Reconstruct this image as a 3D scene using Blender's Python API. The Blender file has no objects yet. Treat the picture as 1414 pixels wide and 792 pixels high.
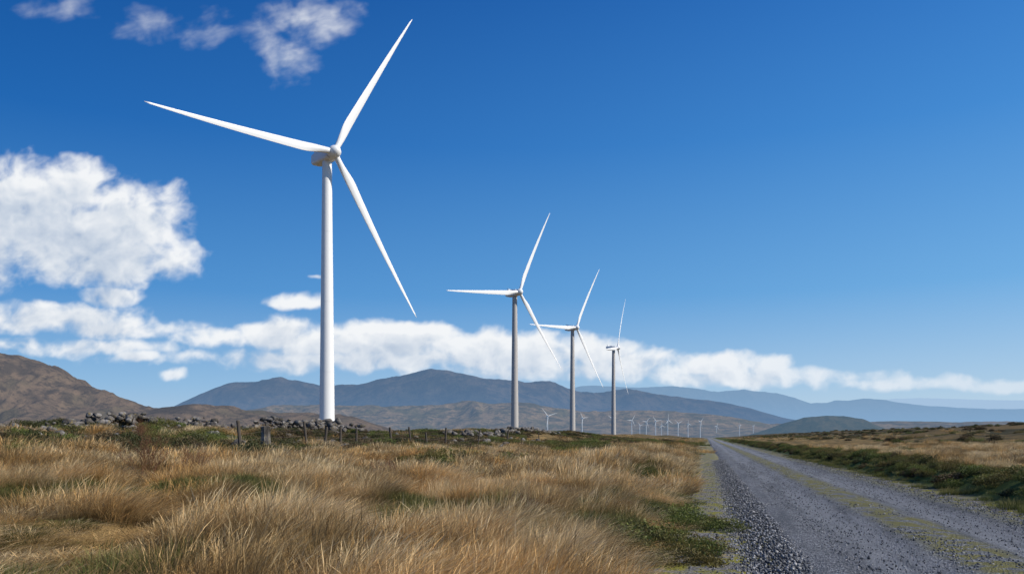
import bpy, bmesh, math, random, itertools
import numpy as np
from mathutils import Vector, Matrix
rng=np.random.default_rng(7); random.seed(7)
scene=bpy.context.scene
scene.view_settings.view_transform='Standard'; scene.view_settings.look='None'; scene.view_settings.exposure=0
EYE=1.7; F=1100.0
SL=0.2436; C0=3.8; CS=0.9715
# ---------------------------------------------------------------- noise
def _hash(ix,iy,seed):
    n=(ix.astype(np.int64)*374761393+iy.astype(np.int64)*668265263+seed*1442695041)&0xffffffff
    n=((n^(n>>13))*1274126177)&0xffffffff
    n=n^(n>>16)
    return (n&0xffff)/65535.0
def vnoise(x,y,seed=0):
    x=np.asarray(x,float);y=np.asarray(y,float)
    ix=np.floor(x);iy=np.floor(y);fx=x-ix;fy=y-iy
    fx=fx*fx*(3-2*fx);fy=fy*fy*(3-2*fy)
    a=_hash(ix,iy,seed);b=_hash(ix+1,iy,seed);c=_hash(ix,iy+1,seed);d=_hash(ix+1,iy+1,seed)
    return (a*(1-fx)+b*fx)*(1-fy)+(c*(1-fx)+d*fx)*fy
def gnoise(x,y,seed=0):
    ix=np.floor(x);iy=np.floor(y);fx=x-ix;fy=y-iy
    ux=fx**3*(fx*(fx*6-15)+10);uy=fy**3*(fy*(fy*6-15)+10)
    def g(i,j):
        a=_hash(ix+i,iy+j,seed)*2*np.pi
        return np.cos(a)*(fx-i)+np.sin(a)*(fy-j)
    return (g(0,0)*(1-ux)+g(1,0)*ux)*(1-uy)+(g(0,1)*(1-ux)+g(1,1)*ux)*uy
def gfbm(x,y,seed,o,rough=.5,bil=False):
    t=0;a=1.;s=0
    for i in range(o):
        v=gnoise(x*2.03**i+i*7.7,y*2.03**i-i*3.1,seed+i)*1.5
        if bil: v=1-2.2*np.sqrt(v*v+.004)
        t=t+a*v;s+=a;a*=rough
    return t/s
def fbm(x,y,seed=0,o=5,ridge=False):
    t=0;a=.5;s=0
    for i in range(o):
        v=vnoise(x*2**i+i*17.3,y*2**i+i*9.1,seed+i)
        if ridge: v=1-abs(2*v-1)
        t=t+a*v;s+=a;a*=.5
    return t/s
# ---------------------------------------------------------------- node helper
class NT:
    def __init__(s,tree): s.t=tree
    def new(s,typ,**kw):
        n=s.t.nodes.new(typ)
        for k,v in kw.items(): setattr(n,k,v)
        return n
    def put(s,sock,v):
        if v is None: return
        if isinstance(v,bpy.types.NodeSocket): s.t.links.new(v,sock)
        else: sock.default_value=v
    def m(s,op,a,b=None,c=None,clamp=False):
        n=s.new('ShaderNodeMath',operation=op,use_clamp=clamp)
        s.put(n.inputs[0],a);s.put(n.inputs[1],b);s.put(n.inputs[2],c);return n.outputs[0]
    def mix(s,f,a,b,mode='MIX'):
        n=s.new('ShaderNodeMix',data_type='RGBA',blend_type=mode)
        def c(v): return tuple(v)+(1,) if isinstance(v,tuple) and len(v)==3 else v
        s.put(n.inputs[0],f);s.put(n.inputs[6],c(a));s.put(n.inputs[7],c(b));return n.outputs[2]
    def noise(s,vec,scale,detail=4,rough=.55,dist=0):
        n=s.new('ShaderNodeTexNoise');s.put(n.inputs['Vector'],vec)
        n.inputs['Scale'].default_value=scale;n.inputs['Detail'].default_value=detail
        n.inputs['Roughness'].default_value=rough;n.inputs['Distortion'].default_value=dist
        return n.outputs['Fac']
    def vor(s,vec,scale,out='Distance',feature='F1'):
        n=s.new('ShaderNodeTexVoronoi',feature=feature);s.put(n.inputs['Vector'],vec);n.inputs['Scale'].default_value=scale
        return n.outputs[out]
    def sstep(s,v,a,b):
        n=s.new('ShaderNodeMapRange',interpolation_type='SMOOTHSTEP');s.put(n.inputs[0],v)
        n.inputs[1].default_value=a;n.inputs[2].default_value=b;n.inputs[3].default_value=0;n.inputs[4].default_value=1
        return n.outputs[0]
    def ramp(s,f,stops):
        n=s.new('ShaderNodeValToRGB');s.put(n.inputs[0],f);e=n.color_ramp.elements
        while len(e)<len(stops): e.new(.5)
        for el,(p,c) in zip(e,stops): el.position=p;el.color=tuple(c)+(1,)
        return n.outputs[0]
    def xyz(s,v):
        n=s.new('ShaderNodeSeparateXYZ');s.put(n.inputs[0],v);return n.outputs
    def comb(s,x,y,z):
        n=s.new('ShaderNodeCombineXYZ');s.put(n.inputs[0],x);s.put(n.inputs[1],y);s.put(n.inputs[2],z);return n.outputs[0]
def newmat(name):
    m=bpy.data.materials.new(name);m.use_nodes=True;m.node_tree.nodes.clear()
    return m,NT(m.node_tree)
def finish(N,col,rough=.9,bump=None,bstr=.5,bdist=.05,spec=.2,transl=0,haze=None):
    b=N.new('ShaderNodeBsdfPrincipled');N.put(b.inputs['Base Color'],col if not isinstance(col,tuple) else col+(1,))
    N.put(b.inputs['Roughness'],rough);b.inputs['Specular IOR Level'].default_value=spec
    if bump is not None:
        bn=N.new('ShaderNodeBump');bn.inputs['Strength'].default_value=bstr;bn.inputs['Distance'].default_value=bdist
        N.put(bn.inputs['Height'],bump);N.put(b.inputs['Normal'],bn.outputs[0])
    sh=b.outputs[0]
    if transl:
        t=N.new('ShaderNodeBsdfTranslucent');N.put(t.inputs[0],col if not isinstance(col,tuple) else col+(1,))
        mx=N.new('ShaderNodeMixShader');mx.inputs[0].default_value=transl
        N.put(mx.inputs[1],sh);N.put(mx.inputs[2],t.outputs[0]);sh=mx.outputs[0]
    if haze:
        fac,hc=haze
        e=N.new('ShaderNodeEmission');e.inputs[0].default_value=tuple(hc)+(1,)
        mx=N.new('ShaderNodeMixShader');N.put(mx.inputs[0],fac);N.put(mx.inputs[1],sh);N.put(mx.inputs[2],e.outputs[0]);sh=mx.outputs[0]  # aerial haze painted on: bluish emission blended over the surface
    o=N.new('ShaderNodeOutputMaterial');N.put(o.inputs[0],sh)
def pos(N): return N.new('ShaderNodeNewGeometry').outputs['Position']
def smap(N,p):
    x,y,z=N.xyz(p)[:3]
    return N.m('MULTIPLY',N.m('SUBTRACT',N.m('MULTIPLY_ADD',y,SL,C0),x),CS),x,y,z
# ---------------------------------------------------------------- mesh helper
def mesh_obj(name,verts,faces,mats,smooth=False,parent=None,link=True):
    me=bpy.data.meshes.new(name)
    verts=np.asarray(verts,np.float32)
    if isinstance(faces,np.ndarray):
        nf,k=faces.shape
        me.vertices.add(len(verts));me.vertices.foreach_set('co',verts.ravel())
        me.loops.add(nf*k);me.loops.foreach_set('vertex_index',faces.ravel().astype(np.int32))
        me.polygons.add(nf);me.polygons.foreach_set('loop_start',(np.arange(nf)*k).astype(np.int32))
        me.update(calc_edges=True)
    else: me.from_pydata([tuple(map(float,v)) for v in verts],[],faces)
    if smooth: me.polygons.foreach_set('use_smooth',[True]*len(me.polygons))
    for m in (mats if isinstance(mats,list) else [mats]): me.materials.append(m)
    o=bpy.data.objects.new(name,me)
    if link: scene.collection.objects.link(o)
    if parent: o.parent=parent
    return o
def gridfaces(nr,nc):
    i=np.arange(nr-1)[:,None]*nc+np.arange(nc-1)[None,:]
    return np.stack([i,i+1,i+nc+1,i+nc],-1).reshape(-1,4)
# ---------------------------------------------------------------- terrain
SP=[(-5000,-12),(-1200,-8),(-500,1),(-200,3.6),(-70,3.9),(-50,3.5),(-35,2.3),(-20,1.15),(-8,.70),(-5.4,.68),(-4.5,.5),(-3.7,.02),(-2.9,-.02),(-2.6,-.08),
    (2.6,-.08),(2.85,-.01),(3.4,.02),(4.4,.05),(5.8,.26),(8,.38),(14,.52),(24,.90),(30,1.28),(36,1.8),(42,1.75),(60,1.3),(100,.6),(300,-4),(1200,-9),(5000,-12)]
SX=np.array([a for a,b in SP]);SZ=np.array([b for a,b in SP])
def sval(x,y): return (SL*y+C0-x)*CS
def G(x,y):
    x=np.asarray(x,float);y=np.asarray(y,float)
    s=sval(x,y);z=np.interp(s,SX,SZ);d=np.hypot(x,y)
    a=np.clip((np.abs(s)-4.4)/4,0,1)
    z=z+a*((fbm(x/7,y/7,3,3)-.5)*1.0+(vnoise(x/1.3,y/1.3,8)-.5)*.36*np.clip(1.5-d/60,0,1))
    a2=np.clip((np.abs(s)-18)/15,0,1)
    z=z+a2*(fbm(x/22,y/28,13,3)-.5)*1.8
    z=z+np.clip((s-28)/8,0,1)*np.clip((y-80)/60,0,1)*.55*np.clip((60-s)/15,0,1)
    z=z+np.where(np.abs(s)<2.7,-.0008*d,0)
    w=np.clip((d-700)/1500,0,1);w=w*w*(3-2*w)
    return z*(1-w)+w*(-9+ (fbm(x/500,y/500,5,3)-.5)*6)
rr=np.concatenate([[0.3],np.exp(np.linspace(math.log(1.2),math.log(45000),430))])
ang=np.radians(np.concatenate([np.arange(-48,48,.3),np.arange(48,312.1,3)]))
ang[-1]=ang[0]+2*math.pi
RR,AA=np.meshgrid(rr,ang,indexing='ij')
X=RR*np.sin(AA);Y=RR*np.cos(AA);Z=G(X,Y)
gv=np.stack([X,Y,Z],-1).reshape(-1,3)

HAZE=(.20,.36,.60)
mg,N=newmat('moor_ground')
p=pos(N);s,x,y,z=smap(N,p)
dist=N.m('SQRT',N.m('ADD',N.m('MULTIPLY',x,x),N.m('MULTIPLY',y,y)))
n1=N.noise(p,.9,5,.6);n2=N.noise(p,.11,4,.6);n3=N.noise(p,14,4,.7);n4=N.noise(p,.012,4,.6)
straw=N.ramp(n2,[(.3,(.08,.07,.025)),(.42,(.24,.155,.06)),(.55,(.34,.22,.085)),(.7,(.16,.115,.045))])
straw=N.mix(N.sstep(n1,.42,.62),straw,(.07,.06,.025))
straw=N.mix(N.m('MULTIPLY',n3,.5),straw,(.05,.04,.02))
moor=N.ramp(n4,[(.35,(.07,.065,.03)),(.48,(.20,.13,.055)),(.56,(.08,.07,.035)),(.68,(.25,.165,.07))])
moor=N.mix(N.sstep(n2,.42,.62),moor,(.06,.05,.025))
col=N.mix(N.sstep(dist,180,600),straw,moor)
rgt=N.m('MULTIPLY',s,-1)
col=N.mix(N.m('MULTIPLY',N.sstep(rgt,15,30),.95),col,N.mix(N.sstep(n2,.45,.62),(.040,.037,.018),(.13,.09,.04)))
bk=N.m('MULTIPLY',N.sstep(rgt,3.0,3.6),N.m('SUBTRACT',1,N.sstep(rgt,5.3,6.5)))
col=N.mix(bk,col,N.mix(n1,(.035,.05,.012),(.12,.15,.035)))
sn=N.m('ADD',s,N.m('MULTIPLY',N.m('SUBTRACT',n1,.5),1.6))
sh=N.m('MULTIPLY',N.m('SUBTRACT',1,N.sstep(sn,4.3,5.0)),N.sstep(s,-3.9,-3.2))
gr=N.ramp(N.vor(p,38,'Color'),[(.1,(.06,.06,.06)),(.5,(.14,.135,.13)),(.9,(.27,.25,.23))])
moss=N.mix(n3,(.07,.085,.015),(.30,.26,.05))
shc=N.mix(N.sstep(N.noise(p,1.7,5,.7),.45,.58),gr,moss)
shc=N.mix(N.sstep(N.noise(p,2.9,5,.7),.56,.68),shc,(.26,.20,.11))
col=N.mix(sh,col,shc)
hf=N.m('MULTIPLY',N.sstep(dist,500,16000),.8)  # distance haze on the ground, mixed in as blue emission
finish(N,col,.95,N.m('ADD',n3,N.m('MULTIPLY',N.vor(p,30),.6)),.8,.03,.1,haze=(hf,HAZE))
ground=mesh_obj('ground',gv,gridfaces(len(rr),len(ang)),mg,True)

# ---------------------------------------------------------------- road
mr,N=newmat('gravel_surface')
p=pos(N);s,x,y,z=smap(N,p)
nA=N.noise(p,.5,4,.6);nB=N.noise(p,9,5,.7);nC=N.noise(p,2.2,5,.65)
al=N.m('MULTIPLY_ADD',x,.2367,N.m('MULTIPLY',y,.9715))
nS=N.noise(N.comb(N.m('MULTIPLY',s,2.2),N.m('MULTIPLY',al,.16),0),1.0,5,.65)
stone=N.ramp(N.vor(p,38,'Color'),[(.05,(.042,.046,.054)),(.5,(.145,.152,.167)),(.95,(.44,.44,.45))])
fine=N.ramp(nB,[(.3,(.11,.118,.132)),(.7,(.27,.28,.30))])
a_s=N.m('ABSOLUTE',N.m('ADD',s,N.m('MULTIPLY',N.m('SUBTRACT',nA,.5),.5)))
track=N.m('MULTIPLY',N.sstep(a_s,.45,.85),N.m('SUBTRACT',1,N.sstep(a_s,1.4,1.8)))
col=N.mix(N.m('MULTIPLY_ADD',track,-.4,.9),fine,stone)
col=N.mix(N.m('MULTIPLY',track,.5),col,(.29,.30,.32))
col=N.mix(N.m('MULTIPLY',N.sstep(nS,.45,.66),.6),col,(.075,.08,.09))
cm=N.m('MULTIPLY',N.m('SUBTRACT',1,N.sstep(a_s,.25,.65)),N.sstep(nC,.41,.53))
col=N.mix(N.m('MULTIPLY',cm,.92),col,N.mix(nB,(.08,.09,.02),(.33,.28,.06)))
em=N.m('MULTIPLY',N.sstep(N.m('MULTIPLY',s,-1),1.8,2.4),N.sstep(nC,.42,.54))
col=N.mix(N.m('MULTIPLY',em,.85),col,N.mix(nB,(.07,.09,.02),(.32,.27,.07)))
col=N.mix(N.m('MULTIPLY',N.sstep(nC,.5,.68),.3),col,(.065,.07,.08))
finish(N,col,.85,N.m('ADD',nB,N.m('MULTIPLY',N.vor(p,38),1.4)),1,.04,.25)
ys=np.concatenate([np.arange(-30,60,.3),np.arange(60,900,4)])
off=np.array([-2.85,-2.6,-2.2,-1.9,-1.6,-1.3,-1.1,-.8,-.5,-.25,0,.25,.5,.8,1.1,1.3,1.6,1.9,2.2,2.6,2.95])
zz=np.interp(off,[-2.85,-2.6,-2.2,-1.6,-1.1,-.5,0,.5,1.1,1.6,2.2,2.6,2.95],[-.16,.0,.03,.0,-.02,.05,.07,.05,-.02,.0,.04,.02,-.16])
YY,OO=np.meshgrid(ys,off,indexing='ij');ZZ=np.broadcast_to(zz,YY.shape).copy()
wob=(vnoise(YY/1.5,YY*0+1,4)-.5)*.35*np.sign(OO)*(np.abs(OO)>2.3)
ZZ=ZZ+((fbm(YY/1.2,OO/.5,9,3)-.5)*.05+(vnoise(YY/.6,OO/.4,29)-.5)*.02)*(np.abs(OO)<2.7)
sO=OO+wob
RX=SL*YY+C0-sO/CS
mesh_obj('gravel_road',np.stack([RX,YY,ZZ],-1).reshape(-1,3),gridfaces(len(ys),len(off))[:,::-1],mr,True)

# ---------------------------------------------------------------- hills and mountains
def range_mesh(name,crest,dist,depth,mat,rough=.25,cell=900,nx=520,ny=130,seed=1,base=-20,front=.5,drop=0):
    cx=np.array([c[0] for c in crest]);cy=np.array([c[1] for c in crest])
    wx=(cx-707)/F*dist; wz=np.maximum((602-cy-drop)/F*dist+EYE,base)
    xs=np.linspace(wx[0],wx[-1],nx);ysl=np.linspace(-depth,depth,ny)
    Xg,Yg=np.meshgrid(xs,ysl,indexing='xy')
    cl=(fbm(Xg/(cell*3),Xg*0+3,seed+30,3)-.5)*depth*.7
    warp=(fbm(Xg/cell/1.5,Yg/cell/1.5,seed+60,3)-.5)*cell*1.2
    prof=np.interp(Xg,wx,wz)
    q=(Yg-cl)/(depth*front);fall=np.where(q<0,np.exp(-np.abs(q)**1.35*1.5),np.exp(-q**2))
    edge=np.clip((depth-np.abs(Yg))/(depth*.25),0,1)
    rd=fbm((Xg+warp)/cell,(Yg+warp*.6)/cell/1.6,seed,6,True); rf=fbm(Xg/cell*3,Yg/cell*2,seed+5,5)
    H=prof-base
    mod=1+rough*((rd-.72)*(1+4.2*np.clip(np.abs(q),0,1))-.06)+rough*.35*(rf-.5)
    Zg=base+H*fall*np.clip(mod,.1,2)*edge-(1-edge)*10
    v=np.stack([Xg,Yg+dist,Zg],-1).reshape(-1,3)
    return mesh_obj(name,v,gridfaces(ny,nx),mat,True)
def hillmat(name,c1,c2,c3,scale,haze,hc,zh=0):
    m,N=newmat(name);p=pos(N)
    n1=N.noise(p,scale,6,.62);n2=N.noise(p,scale*4.3,5,.65);n3=N.noise(p,scale*14,4,.6)
    c=N.ramp(n1,[(.36,c1),(.5,c2),(.62,c3)]);c=N.mix(N.sstep(n2,.46,.62),c,c1)
    c=N.mix(N.m('MULTIPLY',N.sstep(n3,.5,.65),.6),c,(c1[0]*.6,c1[1]*.6,c1[2]*.6))
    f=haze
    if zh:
        z=N.xyz(p)[2];f=N.m('MULTIPLY_ADD',N.m('SUBTRACT',1,N.sstep(z,0,zh)),.20,haze-.04)  # painted haze glow grows stronger towards the hill foot
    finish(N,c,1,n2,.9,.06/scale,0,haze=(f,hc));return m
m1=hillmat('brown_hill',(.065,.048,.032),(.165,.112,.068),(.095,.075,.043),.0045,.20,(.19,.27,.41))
m2=hillmat('haze_blue_mountain',(.045,.038,.032),(.13,.095,.063),(.07,.06,.04),.0016,.63,(.13,.24,.415),650)  # blue comes mostly from the haze emission mixed in
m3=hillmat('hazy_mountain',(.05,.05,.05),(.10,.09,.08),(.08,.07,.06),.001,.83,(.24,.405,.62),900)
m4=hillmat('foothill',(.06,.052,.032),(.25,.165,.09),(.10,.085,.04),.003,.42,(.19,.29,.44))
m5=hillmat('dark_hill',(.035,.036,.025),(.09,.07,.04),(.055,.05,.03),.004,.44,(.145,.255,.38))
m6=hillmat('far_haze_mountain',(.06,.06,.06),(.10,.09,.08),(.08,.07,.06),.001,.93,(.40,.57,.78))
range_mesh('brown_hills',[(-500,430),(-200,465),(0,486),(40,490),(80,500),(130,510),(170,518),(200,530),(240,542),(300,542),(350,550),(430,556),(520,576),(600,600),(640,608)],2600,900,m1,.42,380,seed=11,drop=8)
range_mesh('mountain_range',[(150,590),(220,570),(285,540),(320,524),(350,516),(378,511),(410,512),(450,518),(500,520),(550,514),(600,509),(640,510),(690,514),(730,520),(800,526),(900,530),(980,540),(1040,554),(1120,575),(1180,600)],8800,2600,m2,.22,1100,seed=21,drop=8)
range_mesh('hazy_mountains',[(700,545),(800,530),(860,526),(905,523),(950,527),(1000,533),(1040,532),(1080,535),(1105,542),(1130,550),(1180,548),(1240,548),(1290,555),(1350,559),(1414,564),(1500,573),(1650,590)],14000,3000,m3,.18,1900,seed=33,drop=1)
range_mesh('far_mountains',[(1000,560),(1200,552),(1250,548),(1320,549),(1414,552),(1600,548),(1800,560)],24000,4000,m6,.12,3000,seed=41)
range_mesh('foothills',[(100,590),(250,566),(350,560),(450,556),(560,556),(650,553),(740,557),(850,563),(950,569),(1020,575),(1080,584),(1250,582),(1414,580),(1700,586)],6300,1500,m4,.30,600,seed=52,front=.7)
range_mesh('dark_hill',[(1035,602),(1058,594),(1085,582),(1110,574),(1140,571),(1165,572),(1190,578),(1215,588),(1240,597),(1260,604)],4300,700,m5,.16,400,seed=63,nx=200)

# ---------------------------------------------------------------- wind turbines
def paint(name,c,dirt=.12,haze=None):
    m,N=newmat(name);tc=N.new('ShaderNodeTexCoord').outputs['Object']
    n=N.noise(tc,.35,5,.6);col=N.mix(N.m('MULTIPLY',n,dirt),c,(c[0]*.6,c[1]*.58,c[2]*.54))
    finish(N,col,.45,spec=.4,haze=haze);return m
white=paint('white_paint',(.80,.80,.79));grey=paint('tan_grey_paint',(.47,.44,.41),.3)  # darker tan-grey tone for the farther towers
farp=paint('hazed_paint',(.62,.62,.62),.1,(.35,(.24,.36,.52)))  # pale grey with bluish haze emission mixed into the material
HUBH=80.0
def tower_mesh(h,rb,rt,over):
    V=[];Fc=[];n=48
    def ring(r,zc):
        b=len(V)
        for i in range(n):
            a=2*math.pi*i/n;V.append((r*math.cos(a),r*math.sin(a)+over,zc))
        return b
    def band(a,b):
        for i in range(n):
            k=(i+1)%n;Fc.append((a+i,a+k,b+k,b+i))
    band(ring(rb*1.15,0),ring(rb*1.15,.4));band(ring(rb*1.15,.4),ring(rb,.41))
    b=ring(rb,.4)
    for k in range(1,9):
        c=ring(rb+(rt-rb)*k/8.,.4+(h-.4)*k/8.);band(b,c);b=c
    for k in (1,2,3):
        zc=.4+(h-.4)*k/4.;r=rb+(rt-rb)*k/4.+.02;band(ring(r,zc-.05),ring(r,zc+.05))
    return V,Fc
def blade_mesh(L,steps=36):
    V=[];Fc=[];n=20
    for j in range(steps+1):
        t=j/steps;r=t*L
        root=np.clip((t-.03)/.17,0,1);root=root*root*(3-2*root)
        ch=1.6*(1-root)+root*(2.75*(1-t)**.9+.30)
        th=1.6*(1-root)+root*ch*(.26-.12*t)
        if t>.97: ch*=math.sqrt(max(0,1-((t-.97)/.031)**2))+.05
        tw=math.radians(14*(1-t)**2*root)
        pb=-2.2*t**2.2
        for i in range(n):
            a=2*math.pi*i/n
            cx=math.cos(a)*.5; cz=math.sin(a)*.5
            pinch=1-root*(.75*max(0,-cx*2)**1.2)
            px=(cx-root*.18)*ch;py=cz*th*pinch
            V.append((px*math.cos(tw)-py*math.sin(tw),px*math.sin(tw)+py*math.cos(tw)+pb,r))
    for j in range(steps):
        for i in range(n):
            k=(i+1)%n;Fc.append((j*n+i,j*n+k,(j+1)*n+k,(j+1)*n+i))
    Fc.append(tuple(range(steps*n,steps*n+n)))
    return V,Fc
OVER=3.2
L=48.5
data={}
def shared(key,fn):
    if key not in data: data[key]=fn()
    return data[key]
def nacelle_data(mat):
    bm=bmesh.new()
    prof=[(-1.9,1.45,1.5,0),(-1.2,1.75,1.75,0),(1.5,1.9,1.85,.05),(5,1.85,1.8,.1),(6.8,1.6,1.5,.2),(7.2,1.2,1.1,.25)]
    rings=[]
    for yy,w,hh,dz in prof:
        ring=[]
        for i in range(24):
            a=2*math.pi*i/24;c=math.cos(a);s_=math.sin(a);e=.45
            ring.append(bm.verts.new((w*math.copysign(abs(c)**e,c),yy+.6,hh*math.copysign(abs(s_)**e,s_)+dz)))
        rings.append(ring)
    for a,b in zip(rings[:-1],rings[1:]):
        for i in range(24): bm.faces.new((a[i],a[(i+1)%24],b[(i+1)%24],b[i]))
    bm.faces.new(rings[0][::-1]);bm.faces.new(rings[-1])
    for (cx,cy,cz,sx,sy,sz) in [(0,6,2.3,2.6,.4,.9),(0.5,7.0,2.8,.08,.08,1.6),(-.5,7.0,2.8,.08,.08,1.6),(0,3.5,2.05,1.4,2,.3)]:
        r=bmesh.ops.create_cube(bm,size=1)['verts']
        for v in r: v.co=Vector((v.co.x*sx+cx,v.co.y*sy+cy,v.co.z*sz+cz))
    bmesh.ops.recalc_face_normals(bm,faces=bm.faces)
    me=bpy.data.meshes.new('nacelle');bm.to_mesh(me);bm.free();me.materials.append(mat);return me
def hub_data(mat):
    bm=bmesh.new();n=28
    prof=[(1.3,1.35),(.9,1.7),(-.6,1.75),(-1.3,1.55),(-1.9,1.15),(-2.3,.65),(-2.45,.15)]
    rings=[[bm.verts.new((r*math.cos(2*math.pi*i/n),yy,r*math.sin(2*math.pi*i/n))) for i in range(n)] for yy,r in prof]
    for a,b in zip(rings[:-1],rings[1:]):
        for i in range(n): bm.faces.new((a[i],a[(i+1)%n],b[(i+1)%n],b[i]))
    bm.faces.new(rings[0]);bm.faces.new(rings[-1])
    bmesh.ops.recalc_face_normals(bm,faces=bm.faces)
    for f in bm.faces: f.smooth=True
    me=bpy.data.meshes.new('hub');bm.to_mesh(me);bm.free();me.materials.append(mat);return me
def mk(key,V,Fc,mat):
    me=bpy.data.meshes.new(key);me.from_pydata(V,[],Fc);me.materials.append(mat)
    me.polygons.foreach_set('use_smooth',[len(p.vertices)==4 for p in me.polygons]);return me
def turbine(hx,hy,hz,theta,a,tm,pm,key,bs=1.0):
    e=bpy.data.objects.new('wind_turbine',None);scene.collection.objects.link(e)
    gz=float(G(hx,hy))-.3
    e.location=(hx,hy,gz);e.rotation_euler=(0,0,theta)
    h=hz-gz
    def add(nm,me,loc=(0,0,0),rot=(0,0,0),sc=(1,1,1)):
        o=bpy.data.objects.new(nm,me);scene.collection.objects.link(o);o.parent=e;o.location=loc;o.rotation_euler=rot;o.scale=sc;return o
    th=h-1.7
    V,Fc=tower_mesh(th,2.15,1.3,OVER+.6)
    add('tower',mk('tower',V,Fc,tm))
    add('nacelle',shared('nac'+key,lambda:nacelle_data(pm)),(0,OVER-.6,h))
    add('hub',shared('hub'+key,lambda:hub_data(pm)),(0,0,h))
    bme=shared('blade'+key,lambda:mk('blade',*blade_mesh(L),pm))
    for i in range(3):
        ai=a+i*2*math.pi/3
        add('blade_%d'%(i+1),bme,(0,-.2,h),(0,math.pi/2-ai,0),(1,1,bs))
    return e
def fit(hub,tips,D,rfix=None):
    best=(1e18,)
    hu=np.array(hub)-[707,602];hu=hu*[1,-1];T=[(np.array(t)-[707,602])*[1,-1] for t in tips]
    for th in np.radians(np.arange(15,80,1.)):
        for a in np.radians(np.arange(40,80,1.)):
            for r in ([rfix] if rfix else np.arange(.18,.27,.005)):
                e=0
                for i,t in enumerate(T):
                    ai=a+i*2*math.pi/3
                    d=1+r*math.cos(ai)*math.sin(th)
                    px=(hu[0]+F*r*math.cos(ai)*math.cos(th))/d;py=(hu[1]+F*r*math.sin(ai))/d
                    e+=(px-t[0])**2+(py-t[1])**2
                if e<best[0]: best=(e,th,a,r)
    return best
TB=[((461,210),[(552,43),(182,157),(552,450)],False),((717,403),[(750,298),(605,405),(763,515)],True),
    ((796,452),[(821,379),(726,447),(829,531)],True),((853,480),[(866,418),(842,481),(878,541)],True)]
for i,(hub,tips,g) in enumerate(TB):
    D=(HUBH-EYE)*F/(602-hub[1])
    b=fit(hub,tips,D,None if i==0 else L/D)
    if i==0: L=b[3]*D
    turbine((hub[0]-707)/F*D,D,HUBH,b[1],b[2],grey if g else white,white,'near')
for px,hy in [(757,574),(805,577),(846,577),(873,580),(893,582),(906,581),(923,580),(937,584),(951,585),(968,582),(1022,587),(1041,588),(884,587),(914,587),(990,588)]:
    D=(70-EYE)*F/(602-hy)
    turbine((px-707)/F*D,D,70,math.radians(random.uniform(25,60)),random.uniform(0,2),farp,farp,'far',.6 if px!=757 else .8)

# ---------------------------------------------------------------- scatter (geometry nodes)
def scatter(name,pts,rot,scl,idx,sources):
    col=bpy.data.collections.new(name+'_parts')
    for i,o in enumerate(sources):
        o.name='%s_part_%02d'%(name,i);col.objects.link(o)
    me=bpy.data.meshes.new(name);me.vertices.add(len(pts));me.vertices.foreach_set('co',np.asarray(pts,np.float32).ravel())
    a=me.attributes.new('rot','FLOAT_VECTOR','POINT');a.data.foreach_set('vector',np.asarray(rot,np.float32).ravel())
    a=me.attributes.new('scl','FLOAT_VECTOR','POINT');a.data.foreach_set('vector',np.asarray(scl,np.float32).ravel())
    a=me.attributes.new('idx','INT','POINT');a.data.foreach_set('value',np.asarray(idx,np.int32))
    ob=bpy.data.objects.new(name,me);scene.collection.objects.link(ob)
    ng=bpy.data.node_groups.new(name,'GeometryNodeTree')
    ng.interface.new_socket('Geometry',in_out='INPUT',socket_type='NodeSocketGeometry')
    ng.interface.new_socket('Geometry',in_out='OUTPUT',socket_type='NodeSocketGeometry')
    nd=ng.nodes;gi=nd.new('NodeGroupInput');go=nd.new('NodeGroupOutput')
    ci=nd.new('GeometryNodeCollectionInfo');ci.inputs[0].default_value=col
    ci.inputs['Separate Children'].default_value=True;ci.inputs['Reset Children'].default_value=True
    ip=nd.new('GeometryNodeInstanceOnPoints');ip.inputs['Pick Instance'].default_value=True
    def na(nm,dt):
        n=nd.new('GeometryNodeInputNamedAttribute');n.data_type=dt;n.inputs[0].default_value=nm
        return [o for o in n.outputs if o.enabled and o.name=='Attribute'][0]
    ng.links.new(gi.outputs[0],ip.inputs['Points']);ng.links.new(ci.outputs[0],ip.inputs['Instance'])
    ng.links.new(na('idx','INT'),ip.inputs['Instance Index'])
    ng.links.new(na('rot','FLOAT_VECTOR'),ip.inputs['Rotation']);ng.links.new(na('scl','FLOAT_VECTOR'),ip.inputs['Scale'])
    ng.links.new(ip.outputs[0],go.inputs[0])
    md=ob.modifiers.new('scatter','NODES');md.node_group=ng
    return ob
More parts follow.
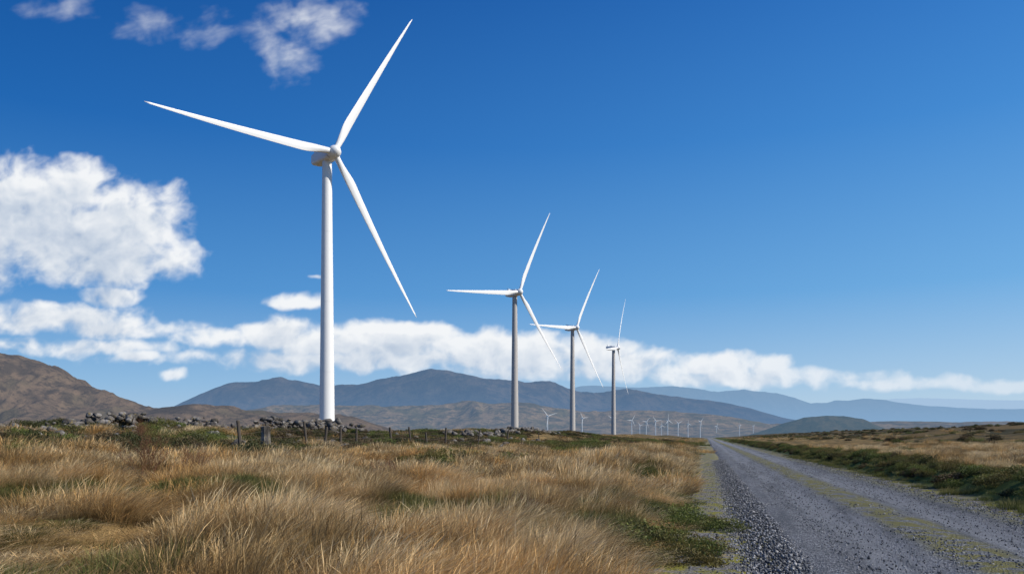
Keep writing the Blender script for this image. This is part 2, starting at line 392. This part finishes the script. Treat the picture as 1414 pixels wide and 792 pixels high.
def grass_clump(nb,R,H,lean,w,seed,mat,segs=5,spread=.45,heads=.5):
    r=np.random.default_rng(seed)
    rad=R*np.sqrt(r.random(nb));th=r.random(nb)*2*np.pi
    bx=rad*np.cos(th);by=rad*np.sin(th)
    h=H*(.45+.6*r.random(nb))*(1-.25*(rad/R)**2)
    dx=np.cos(th)*spread*rad/R+lean+r.normal(0,.16,nb);dy=np.sin(th)*spread*rad/R+r.normal(0,.18,nb)-.05
    bend=.5+r.random(nb)*.6
    wa=r.random(nb)*np.pi; isH=r.random(nb)<heads
    V=np.zeros((nb,segs+1,2,3));T=np.zeros((nb,segs+1,2));Rn=np.zeros((nb,segs+1,2));Rn[:]=r.random(nb)[:,None,None]
    for j in range(segs+1):
        t=j/segs
        cx=bx+dx*h*(.35*t+bend*t*t);cy=by+dy*h*(.35*t+bend*t*t)
        cz=h*(t-.32*bend*t**3*np.clip(np.hypot(dx,dy)*1.6,0,1))
        prof=np.where(isH,[1,.8,.6,.55,1.5,.2][min(j,5)],(1-t)**.6+.08)
        ww=w*prof*.5
        V[:,j,0]=np.stack([cx-ww*np.cos(wa),cy-ww*np.sin(wa),cz],-1)
        V[:,j,1]=np.stack([cx+ww*np.cos(wa),cy+ww*np.sin(wa),cz],-1);T[:,j]=t
    b=np.arange(nb)[:,None]*(segs+1)*2+np.arange(segs)[None,:]*2
    Fc=np.stack([b,b+1,b+3,b+2],-1).reshape(-1,4)
    o=mesh_obj('clump',V.reshape(-1,3),Fc,mat,True,link=False)
    a=o.data.attributes.new('tt','FLOAT','POINT');a.data.foreach_set('value',T.ravel().astype(np.float32))
    a=o.data.attributes.new('rr','FLOAT','POINT');a.data.foreach_set('value',Rn.ravel().astype(np.float32))
    return o
def grassmat(name,base,mid,tip,alt,alt2=None,w0=.55):
    m,N=newmat(name)
    def at(n):
        k=N.new('ShaderNodeAttribute');k.attribute_name=n;return k.outputs['Fac']
    t=at('tt');r=at('rr');oi=N.new('ShaderNodeObjectInfo').outputs['Random'];p=pos(N)
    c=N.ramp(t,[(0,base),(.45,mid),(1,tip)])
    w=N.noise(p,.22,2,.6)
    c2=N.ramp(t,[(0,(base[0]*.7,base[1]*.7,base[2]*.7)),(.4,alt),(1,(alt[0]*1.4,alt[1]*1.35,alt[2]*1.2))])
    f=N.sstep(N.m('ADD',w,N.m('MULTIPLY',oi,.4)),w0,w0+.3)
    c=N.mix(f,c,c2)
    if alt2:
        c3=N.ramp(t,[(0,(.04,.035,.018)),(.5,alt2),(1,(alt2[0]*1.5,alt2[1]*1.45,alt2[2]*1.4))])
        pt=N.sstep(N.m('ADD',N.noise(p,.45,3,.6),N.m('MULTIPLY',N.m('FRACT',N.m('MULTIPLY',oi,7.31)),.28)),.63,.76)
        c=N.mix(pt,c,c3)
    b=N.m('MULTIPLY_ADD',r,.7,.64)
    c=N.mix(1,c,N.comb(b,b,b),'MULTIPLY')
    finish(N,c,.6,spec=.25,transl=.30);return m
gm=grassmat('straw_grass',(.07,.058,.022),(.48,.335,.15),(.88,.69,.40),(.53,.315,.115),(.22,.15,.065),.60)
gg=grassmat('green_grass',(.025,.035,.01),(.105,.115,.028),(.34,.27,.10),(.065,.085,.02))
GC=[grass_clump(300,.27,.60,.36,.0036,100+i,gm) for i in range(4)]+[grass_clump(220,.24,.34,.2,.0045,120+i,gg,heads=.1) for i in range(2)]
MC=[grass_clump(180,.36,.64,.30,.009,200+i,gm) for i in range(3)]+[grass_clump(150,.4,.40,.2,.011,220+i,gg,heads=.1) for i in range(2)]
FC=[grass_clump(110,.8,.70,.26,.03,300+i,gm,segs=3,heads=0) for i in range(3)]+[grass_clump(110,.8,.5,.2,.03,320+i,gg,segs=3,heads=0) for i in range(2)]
def area(n,y0,y1,pad,umin,umax):
    ymx=y1;x0=umin*ymx-pad;x1=umax*ymx+pad
    xs=x0+(x1-x0)*rng.random(n);yy=y0+(y1-y0)*rng.random(n)
    k=(xs>umin*yy-pad)&(xs<umax*yy+pad);return xs[k],yy[k]
def tus(x,y):
    near=vnoise(x/1.15+fbm(x,y,5,2),y/1.35,77);far=vnoise(x/3.0,y/6.0,79)
    w=np.clip((y-18)/25,0,1)
    return near*(1-w)+(.45*near+.55*far)*w
def place(name,src,nst,x,y,greenfn,sbase,svar,sink=.03,left=True):
    s=sval(x,y);k=greenfn(s,x,y);keep=k>=0
    x=x[keep];y=y[keep];k=k[keep];s=s[keep];n=len(x)
    v=tus(x,y)
    if left: k=np.where((k==0)&(v<.28)&(rng.random(n)<.5),1,k)
    z=G(x,y)-sink
    ngr=len(src)-nst
    idx=np.where(k==0,rng.integers(0,nst,n),nst+rng.integers(0,ngr,n))
    sc=sbase*(1-svar+2*svar*rng.random(n))
    vs_=np.clip((v-.25)/.42,0,1)
    patch=.34+.85*vs_*vs_*(3-2*vs_)+.35*(fbm(x/6,y/6,78,2)-.2)+.45*np.exp(-((s-7.2)/1.9)**2)*np.clip((y-6)/8,0,1)
    patch*=np.where(s>20,.9,1)
    if left: patch*=.78
    scl=np.stack([sc,sc,sc*patch],-1)
    rot=np.stack([np.zeros(n),np.zeros(n),rng.normal(-.25,.6,n)],-1)
    return scatter(name,np.stack([x,y,z],-1),rot,scl,idx,src)
BL=[(-2.3,30,1.7,6),(1.2,43,2.6,9),(-8.2,17.5,1.2,2.6),(-14.5,34,3,6),(-5.5,50,3.2,10),(2.2,24,1.0,3.5),(-4.2,13,.8,1.6),(-10,27,1.3,4),(-.6,17.5,.8,2.2),(-18,33,3,5),(5,62,2,10)]
def heath(x,y,s):
    h=fbm((x+40)/5.0,(y+10)/11,91,3)*.85+.07+.08*np.clip((s-22)/10,0,1)-.12*np.exp(-((s-8)/2.5)**2)
    for cx,cy,rx,ry in BL: h=h+.22*np.exp(-(((x-cx)/rx)**2+((y-cy)/ry)**2))
    return h
def gf_left(s,x,y):
    e=4.5+(vnoise(y/1.2,x/1.2,55)-.5)*1.2
    k=np.where(s>e,0,-1)
    gr=(fbm(x/5,y/5,66,3)>.64)|((s<6.2)&(s>3.6)&(vnoise(x/1.5,y/1.5,88)>.6))
    k=np.where((k==0)&gr,1,k)
    bare=(vnoise(x/1.1,y/1.1,99)>.87)|((heath(x,y,s)>.58)&(y>8)&(rng.random(len(s))<.85))
    return np.where(bare,-1,k)
x,y=area(11500,2.2,20,3,-.75,.45);d=np.hypot(x,y);k=(d>2.6);x,y=x[k],y[k]
place('dry_grass',GC,4,x,y,gf_left,1.0,.35)
x,y=area(26000,19,62,6,-.8,.4);place('moor_grass',MC,3,x,y,gf_left,1.0,.35)
x,y=area(22000,60,330,15,-.75,.3);place('distant_grass',FC,3,x,y,lambda s,x,y:np.where((s>3.6)&(heath(x,y,s)<.58),np.where(fbm(x/9,y/9,66,3)>.60,1,0),-1),.95,.35,.1)
def gf_right(s,x,y):
    r=-s
    k=np.where((r>5.2)&(r<34),0,-1)
    k=np.where((r>3.0)&(r<=5.2),1,k)
    k=np.where((k==0)&(fbm(x/6,y/9,31,3)>.54),1,k)
    k=np.where((r>16)&(rng.random(len(r))<(r-16)/18),-1,k)
    return k
x,y=area(16000,9,70,4,.2,.95);place('verge_grass',[o.copy() for o in MC],3,x,y,gf_right,.55,.3,left=False)
x,y=area(18000,70,320,10,.2,.6);place('field_grass',[o.copy() for o in FC],3,x,y,gf_right,.6,.3,.1,left=False)

# heath shrubs ------------------------------------------------
def shrub(n,R,H,leaf,seed,mat):
    r=np.random.default_rng(seed)
    th=r.random(n)*2*np.pi;ph=np.arccos(r.random(n));q=(.45+.55*r.random(n)**.5)
    lump=1+.35*(vnoise(th*1.9,ph*3,seed)-.5)*2
    c=np.stack([R*q*lump*np.sin(ph)*np.cos(th),R*q*lump*np.sin(ph)*np.sin(th),H*q*lump*np.cos(ph)],-1)
    a=r.normal(size=(n,3));a[:,2]=np.abs(a[:,2])*1.4;a/=np.linalg.norm(a,axis=1)[:,None];b=r.normal(size=(n,3));b-=a*(a*b).sum(1)[:,None];b/=np.linalg.norm(b,axis=1)[:,None]
    l=leaf*(.6+.8*r.random(n))[:,None]
    V=np.stack([c-a*l,c+b*l*.35,c+a*l,c-b*l*.35],1).reshape(-1,3)
    Fc=np.arange(n*4).reshape(-1,4)
    o=mesh_obj('shrub',V,Fc,mat,False,link=False)
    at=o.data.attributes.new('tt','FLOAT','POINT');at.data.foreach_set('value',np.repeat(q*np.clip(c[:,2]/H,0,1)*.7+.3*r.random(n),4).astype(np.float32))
    at=o.data.attributes.new('rr','FLOAT','POINT');at.data.foreach_set('value',np.repeat(r.random(n),4).astype(np.float32))
    return o
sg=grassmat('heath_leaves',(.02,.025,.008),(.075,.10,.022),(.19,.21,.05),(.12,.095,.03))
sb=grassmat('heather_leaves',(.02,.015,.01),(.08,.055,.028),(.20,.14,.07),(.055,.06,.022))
SH=[shrub(2000,.55,.42,.030,400+i,sg) for i in range(3)]+[shrub(1800,.5,.4,.036,410+i,sb) for i in range(2)]
P=[];I=[];S=[]
def putshrub(x,y,kind,sc):
    P.append((x,y,float(G(x,y))-.08));I.append(random.randint(0,2) if kind==0 else random.randint(3,4));S.append((sc*random.uniform(.8,1.3),sc*random.uniform(.8,1.3),sc*random.uniform(.7,1.1)))
for yy in np.arange(12,260,.55):
    for _ in range(2 if yy<140 else 1):
        r=random.uniform(3.9,5.3);yj=yy+random.uniform(-.4,.4)
        if random.random()<.72: putshrub(SL*yj+C0+r/CS,yj,0 if random.random()<.85 else 1,random.uniform(.5,1.0))
for i in range(13000):
    yy=8+220*random.random()**1.3;s_=random.uniform(7,46);xx=SL*yy+C0-s_/CS
    if xx>-.8*yy-4 and heath(np.array([xx]),np.array([yy]),np.array([s_]))[0]>.59:
        sc=random.uniform(.35,.65) if yy<18 else (random.uniform(.5,.9) if yy<26 else random.uniform(.7,1.35))
        putshrub(xx,yy,0 if fbm(np.array([xx/4]),np.array([yy/6]),17,2)[0]>.52 else 1,sc)
for i in range(600):
    yy=random.uniform(22,200);s_=random.gauss(34.0,1.6);putshrub(SL*yy+C0-s_/CS,yy,1 if random.random()<.7 else 0,random.uniform(.6,1.2))
for cx,cy,rx,ry in BL:
    for _ in range(int(7*rx*ry/3)):
        yy=random.gauss(cy,ry*.45);putshrub(random.gauss(cx,rx*.5),yy,0 if random.random()<.5 else 1,random.uniform(.35,.65) if cy<20 else random.uniform(.8,1.5))
for cx,cy,n,sp in [(2.1,11.5,16,.4),(3.1,15,14,.4)]:
    for _ in range(n): putshrub(random.gauss(cx,sp),random.gauss(cy,sp*1.3),0,random.uniform(.4,.9))
for i in range(1800):
    yy=random.uniform(50,420);r=random.uniform(15,110);putshrub(SL*yy+C0+r/CS,yy,1 if random.random()<.7 else 0,random.uniform(.7,1.5))
n=len(P);scatter('heath_shrubs',P,np.stack([np.zeros(n),np.zeros(n),rng.random(n)*6.28],-1),S,I,SH)

# bare twiggy shrubs -----------------------------------------
mt,N=newmat('twig_bark');finish(N,N.mix(N.noise(pos(N),6,3),(.10,.045,.025),(.20,.10,.055)),.8)
def twig_shrub(x,y,H,n,seed):
    r=random.Random(seed);V=[];Fc=[]
    def seg(p,d,l,w,dep):
        k=4;q=p.copy()
        side=d.cross(Vector((r.uniform(-1,1),r.uniform(-1,1),.2))).normalized();up=d.cross(side).normalized()
        base=len(V)
        for j in range(k+1):
            ww=w*(1-.75*j/k)
            for c in range(3):
                a=c*2.094;V.append(tuple(q+side*ww*math.cos(a)+up*ww*math.sin(a)))
            if j<k:
                d=(d+Vector((r.uniform(-.18,.18),r.uniform(-.18,.18),.04))).normalized();q=q+d*l/k
                if dep<3 and j>=1:
                    for _ in range(2 if dep<2 else 1):
                        nd=(d+Vector((r.uniform(-.7,.7),r.uniform(-.7,.7),r.uniform(-.1,.4)))).normalized();kids.append((q.copy(),nd,l*.55,w*.5,dep+1))
        for j in range(k):
            for c in range(3):
                e=(c+1)%3;Fc.append((base+j*3+c,base+j*3+e,base+j*3+3+e,base+j*3+3+c))
    kids=[(Vector((x+r.uniform(-.15,.15),y+r.uniform(-.15,.15),float(G(x,y))-.05)),Vector((r.uniform(-.5,.5),r.uniform(-.5,.5),1)).normalized(),H*.6,.009,0) for _ in range(n)]
    while kids: seg(*kids.pop())
    mesh_obj('bare_shrub',V,Fc,mt)
twig_shrub(-8.2,18,1.1,9,1);twig_shrub(-7.4,18.5,.85,7,2);twig_shrub(-15.5,33,1.1,7,3);twig_shrub(-3.0,19,.7,6,4);twig_shrub(.2,14,.6,6,5)

# rocks --------------------------------------------------------
mrk,N=newmat('lichen_stone');p=pos(N)
c=N.ramp(N.noise(p,2.2,5,.65),[(.3,(.035,.03,.026)),(.5,(.105,.095,.085)),(.7,(.30,.28,.26))])
c=N.mix(N.sstep(N.noise(p,5,4,.7),.55,.65),c,(.17,.13,.055))
finish(N,c,.9,N.noise(p,9,5,.7),1,.05)
def ico(sub):
    bm=bmesh.new();bmesh.ops.create_icosphere(bm,subdivisions=sub,radius=1);V=np.array([v.co[:] for v in bm.verts]);Fc=np.array([[v.index for v in f.verts] for f in bm.faces]);bm.free();return V,Fc
IV,IF=ico(2)
def rockverts(r):
    V=IV.copy();
    for _ in range(9):
        n_=r.normal(size=3);n_/=np.linalg.norm(n_);dd=r.uniform(.45,.85);q=V@n_-dd;V=V-np.outer(np.clip(q,0,None),n_)
    V=V*r.uniform(.6,1.25,3);return V+r.normal(0,.02,V.shape)
def rocks(name,plist,seed):
    r=np.random.default_rng(seed);Vs=[];Fs=[];k=0
    for (x,y,dz,sz) in plist:
        a=r.random()*6.28;R=np.array([[math.cos(a),-math.sin(a),0],[math.sin(a),math.cos(a),0],[0,0,1]])
        V=(rockverts(r)*sz*np.array([1,1,.75]))@R.T+np.array([x,y,float(G(x,y))+dz]);Vs.append(V);Fs.append(IF+k);k+=len(V)
    return mesh_obj(name,np.concatenate(Vs),np.concatenate(Fs),mrk)
pl=[]
def ridge(y,s_): return SL*y+C0-s_/CS
for i in range(1500):
    y=random.uniform(26,68);q_=vnoise(np.array([y/2.3]),np.array([2.]),5)[0]
    if q_<.22: continue
    hgt=.10+1.1*q_**1.6
    s_=random.gauss(35.0,.75);pl.append((ridge(y,s_),y,random.random()**1.2*hgt,random.uniform(.08,.36)))
rocks('stone_wall',pl,1)
pl=[(random.gauss(-16.7,1.5),random.gauss(69,1.5),.1+random.random()*.9,random.uniform(.2,.5)) for _ in range(190)]
rocks('rock_pile',pl,2)
pl=[]
for i in range(200):
    y=random.uniform(100,165);pl.append((ridge(y,random.gauss(34,.9)),y,random.random()*.5,random.uniform(.25,.65)))
rocks('rock_pile',pl,3)
pl=[]
for i in range(140):
    y=random.uniform(25,90);pl.append((ridge(y,random.uniform(20,34)),y,.1,random.uniform(.15,.5)))
rocks('field_stones',pl,4)

# gravel ---------------------------------------------------------
mgr,N=newmat('gravel_stone');oi=N.new('ShaderNodeObjectInfo').outputs['Random']
c=N.ramp(oi,[(0,(.05,.053,.06)),(.5,(.125,.13,.14)),(.85,(.25,.25,.255)),(1,(.45,.44,.43))])
finish(N,c,.8,N.noise(pos(N),60,2),.5,.01)
r_=np.random.default_rng(5);I1V,I1F=ico(1)
PB=[]
for i in range(6):
    V=I1V.copy()
    for _ in range(5):
        n_=r_.normal(size=3);n_/=np.linalg.norm(n_);q=V@n_-r_.uniform(.5,.85);V=V-np.outer(np.clip(q,0,None),n_)
    PB.append(mesh_obj('pebble',V*r_.uniform(.7,1.2,3),I1F,mgr,link=False))
pp=[];ps=[]
def addp(s_,y,z,sz): pp.append((SL*y+C0-s_/CS,y,z));ps.append(sz)
for i in range(30000):
    y=6+50*random.random()**1.9;s_=random.gauss(2.65,.40);h=max(0,.09*math.exp(-((s_-2.7)/.3)**2));addp(s_,y,random.random()*h+.01,random.uniform(.008,.030))
for i in range(20000):
    y=6+45*random.random()**1.9;s_=random.uniform(-2.8,4.6);addp(s_,y,.025 if abs(s_)<2.6 else .035,random.uniform(.006,.020))
for i in range(7000):
    y=8+50*random.random()**1.6;s_=random.choice([random.gauss(-2.4,.3),random.gauss(.1,.3)]);addp(s_,y,.055,random.uniform(.008,.024))
n=len(pp);ps=np.array(ps);scatter('gravel',pp,rng.random((n,3))*6.28,np.stack([ps,ps,ps*.8],-1),rng.integers(0,6,n),PB)

# fence -----------------------------------------------------------
mw,N=newmat('weathered_wood');p=pos(N);finish(N,N.mix(N.noise(p,7,5,.7),(.04,.034,.028),(.12,.10,.08)),.9,N.noise(p,30,4),.6,.01)
mwi,N=newmat('rusty_wire');finish(N,(.16,.12,.10),.5)
fe=bpy.data.objects.new('wire_fence',None);scene.collection.objects.link(fe)
fpx=[333,367,424,448,470,492,541,568,590,615,660,700,745]
tops=[]
for i,px in enumerate(fpx):
    u=(px-707)/F;y=20.9/(.2436-u);x=u*y;z0=float(G(x,y))
    hgt=random.uniform(1.1,1.55);w=random.uniform(.055,.085);lx=random.uniform(-.14,.14)
    if px==333: hgt=1.6
    if px==367: hgt=1.2;w=.24
    V=[];Fc=[];n=8;lv=[(-.2,1),(.3,1.02),(hgt*.6,.95),(hgt-.04,.95),(hgt,.7)]
    for zc,rs in lv:
        for k in range(n):
            a=2*math.pi*k/n;V.append((x+w*rs*math.cos(a)*random.uniform(.9,1.1)+lx*zc,y+w*rs*math.sin(a),z0+zc))
    for j in range(len(lv)-1):
        for k in range(n): e=(k+1)%n;Fc.append((j*n+k,j*n+e,(j+1)*n+e,(j+1)*n+k))
    Fc.append(tuple(range((len(lv)-1)*n,len(lv)*n)))
    mesh_obj('stone_post' if px==367 else 'post_%d'%(i+1),V,Fc,mrk if px==367 else mw,parent=fe)
    tops.append((x,y,z0,lx))
V=[];Fc=[]
for hh in (.4,.7,1.0):
    for a,b in zip(tops[:-1],tops[1:]):
        A=Vector((a[0]+a[3]*hh,a[1],a[2]+hh));B=Vector((b[0]+b[3]*hh,b[1],b[2]+hh));k=6
        pts=[A.lerp(B,j/k)-Vector((0,0,.05*4*(j/k)*(1-j/k))) for j in range(k+1)];base=len(V)
        for q in pts:
            for c in range(3): V.append((q.x+.005*math.cos(c*2.1),q.y,q.z+.005*math.sin(c*2.1)))
        for j in range(k):
            for c in range(3): e=(c+1)%3;Fc.append((base+j*3+c,base+j*3+e,base+j*3+3+e,base+j*3+3+c))
mesh_obj('wires',V,Fc,mwi,parent=fe)

# ---------------------------------------------------------------- light
SUN_EL=math.radians(37);SUN_ROT=math.radians(106)
ld=bpy.data.lights.new('sun','SUN');ld.energy=5.0;ld.angle=math.radians(.53);ld.color=(1,.94,.84)
so=bpy.data.objects.new('sun',ld);scene.collection.objects.link(so)
ds=Vector((math.sin(SUN_ROT)*math.cos(SUN_EL),math.cos(SUN_ROT)*math.cos(SUN_EL),math.sin(SUN_EL)))
so.rotation_euler=ds.to_track_quat('Z','Y').to_euler();so.location=(40,-40,60)
# ---------------------------------------------------------------- clouds: far dome patch with sun and shade painted in, 38 km away
us=np.arange(-.95,1.10,.0014);vs=np.arange(.0,.66,.0013)
U,V=np.meshgrid(us,vs,indexing='xy')
EL=[(30,290,100,68,1.25),(105,258,58,40,1.15),(90,325,115,60,1.25),(185,300,76,52,1.2),(140,360,125,36,1.05),(232,358,54,30,.95),(-60,330,120,80,1.2),(150,407,44,13,.9),(-300,300,120,60,1),
 (432,24,66,38,.85),(398,84,44,34,.62),(345,55,80,40,.40),(240,35,120,40,.25),(100,12,80,26,.2),(412,414,40,14,1.1),(432,380,12,4,.3),
 (40,440,150,22,1.05),(170,452,130,18,.95),(120,477,200,14,.6),(190,491,28,9,1.0),(238,518,20,9,.9),(300,466,80,17,1.05),
 (385,460,66,25,1.3),(450,472,90,26,1.3),(540,473,90,30,1.35),(585,461,48,20,1.25),(660,478,84,28,1.3),(740,485,84,28,1.3),(830,490,74,24,1.2),(890,499,70,19,1.15),(990,503,70,18,1.15),(1062,505,40,16,1.1),
 (560,496,340,17,1.0),(820,510,260,17,.9),(1060,520,190,15,.85),(1240,528,170,12,.7),(1400,532,120,10,.55),(-200,450,200,24,.9),(1600,530,160,12,.5)]
mm=np.full(U.shape,-2.0)
wx=gfbm(U*14,V*16,501,4)*.013;wy=gfbm(U*14+40,V*16,511,4)*.011
for cx,cy,rx,ry,wt in EL:
    cu=(cx-707)/F;cv=(602-cy)/F;a=rx/F*1.15;b=ry/F*1.15
    q=((U+wx-cu)/a)**2+((V+wy-cv)/b)**2
    mm=np.maximum(mm,(1-q)*max(wt,1)+min(0,wt-1)*.75)
mm=np.maximum(mm,-2.0)
big=gfbm(U*9,V*12,520,3)
det=gfbm(U*20+wx*30,V*26+wy*30,540,7,.52)
bil=gfbm(U*26+wx*25,V*30+wy*25,560,5,.50,True)
streak=gfbm(U*10+V*6,V*34-U*9,590,5,.55)
hiw=np.clip((V-.40)/.05,0,1)*np.clip((U+.75)/.05,0,1)
D=mm*.80+big*.30+det*.66+bil*.32*(1-.6*hiw)+streak*.45*hiw-.04
dens=np.clip(D/(.85+.45*hiw),0,1);dens=dens*dens*(3-2*dens)
thick=np.clip(D,0,1.5)
tau=np.zeros_like(D);wsum=0
for k,wgt in [(3,1),(7,1),(13,1.1),(22,1.2),(34,1.1),(50,.9)]:
    sx=int(k*.55)+1;sy=int(k*1.0)
    sh_=np.zeros_like(thick);sh_[:-sy,:-sx]=thick[sy:,sx:];tau+=sh_*wgt;wsum+=wgt
tau/=wsum
lit=1.15*np.exp(-1.45*tau)+.48*np.clip(det+bil*.6,-.6,1)+.11
lit=np.clip(lit,0,1)
alpha=dens*np.clip(mm*1.2+1.3,0,1)
alpha=alpha*(1-hiw*(.42-.30*np.clip((U+.36)/.08,0,1)))
alpha*=np.clip((.93-np.abs(U))/.1,0,1)*np.where(V<.12,np.clip(1.05-(U-.22)*1.2,.38,1),1)
shadow=np.array([.34,.44,.60]);mid=np.array([.60,.67,.77]);hi=np.array([.92,.935,.95])
l=lit[...,None]
C=np.where(l<.5,shadow+(mid-shadow)*l*2,mid+(hi-mid)*(l-.5)*2)
hz=np.clip(1-V/.13,0,1)[...,None]*.42
C=C*(1-hz)+np.array([.52,.67,.85])*hz  # horizon haze tinted into the cloud colours
R=38000.;nn=np.sqrt(1+U*U+V*V)
verts=np.stack([U/nn*R,R/nn,V/nn*R+EYE],-1).reshape(-1,3)
Fq=gridfaces(len(vs),len(us));af=alpha.ravel()
Fq=Fq[(af[Fq].max(1)>.004)]
used=np.unique(Fq);remap=np.zeros(len(verts),np.int64);remap[used]=np.arange(len(used))
mc,N=newmat('painted_cloud_light')  # self-glowing sheet; sunlit and shaded tones stored in vertex colours
at=N.new('ShaderNodeAttribute');at.attribute_name='ccol'
em_=N.new('ShaderNodeEmission');N.put(em_.inputs[0],at.outputs['Color'])
tr=N.new('ShaderNodeBsdfTransparent');mx=N.new('ShaderNodeMixShader')
N.put(mx.inputs[0],at.outputs['Alpha']);N.put(mx.inputs[1],tr.outputs[0]);N.put(mx.inputs[2],em_.outputs[0])
o=N.new('ShaderNodeOutputMaterial');N.put(o.inputs[0],mx.outputs[0])
mc.cycles.emission_sampling='NONE'
cl=mesh_obj('clouds',verts[used],remap[Fq],mc,True)
ca=cl.data.attributes.new('ccol','FLOAT_COLOR','POINT')
ca.data.foreach_set('color',np.concatenate([C.reshape(-1,3)[used],af[used,None]*.97],1).astype(np.float32).ravel())
# ---------------------------------------------------------------- sky
w=bpy.data.worlds.new('World');scene.world=w;w.use_nodes=True;w.node_tree.nodes.clear();N=NT(w.node_tree)
dirv=N.new('ShaderNodeTexCoord').outputs['Generated'];dx,dy,dz=N.xyz(dirv)[:3]
sky=N.new('ShaderNodeTexSky',sky_type='NISHITA',sun_disc=False,sun_elevation=SUN_EL,sun_rotation=SUN_ROT,air_density=1.0,dust_density=.6,ozone_density=2.5)
hs=N.new('ShaderNodeHueSaturation');hs.inputs['Saturation'].default_value=1.4;hs.inputs['Value'].default_value=1.1;N.put(hs.inputs['Color'],sky.outputs[0])
gl=N.ramp(dz,[(0,(.42,.58,.78)),(.06,(.24,.46,.74)),(.17,(.060,.25,.60)),(.34,(.009,.115,.42)),(.50,(.002,.056,.27)),(1,(.004,.04,.20))])
grr=N.ramp(dz,[(0,(.58,.72,.84)),(.06,(.43,.62,.82)),(.17,(.18,.45,.80)),(.34,(.070,.29,.71)),(.50,(.030,.18,.58)),(1,(.01,.07,.28))])
sd=N.m('MULTIPLY_ADD',N.m('ADD',N.m('MULTIPLY',dx,math.sin(SUN_ROT)),N.m('MULTIPLY',dy,math.cos(SUN_ROT))),.80,.64,clamp=True)
cu=N.mix(sd,gl,grr)
sc=N.new('ShaderNodeVectorMath',operation='SCALE');N.put(sc.inputs[0],cu);sc.inputs['Scale'].default_value=10
fin=N.mix(.90,hs.outputs[0],sc.outputs[0])
bg=N.new('ShaderNodeBackground');N.put(bg.inputs[0],fin);bg.inputs[1].default_value=.1
o=N.new('ShaderNodeOutputWorld');N.put(o.inputs[0],bg.outputs[0])
# ---------------------------------------------------------------- camera
cd=bpy.data.cameras.new('camera');cd.lens=28.0;cd.sensor_width=36;cd.shift_y=(602-396)/1414;cd.clip_end=90000;cd.clip_start=.05
co=bpy.data.objects.new('camera',cd);scene.collection.objects.link(co);co.location=(0,0,EYE);co.rotation_euler=(math.radians(90),0,0)
scene.camera=co
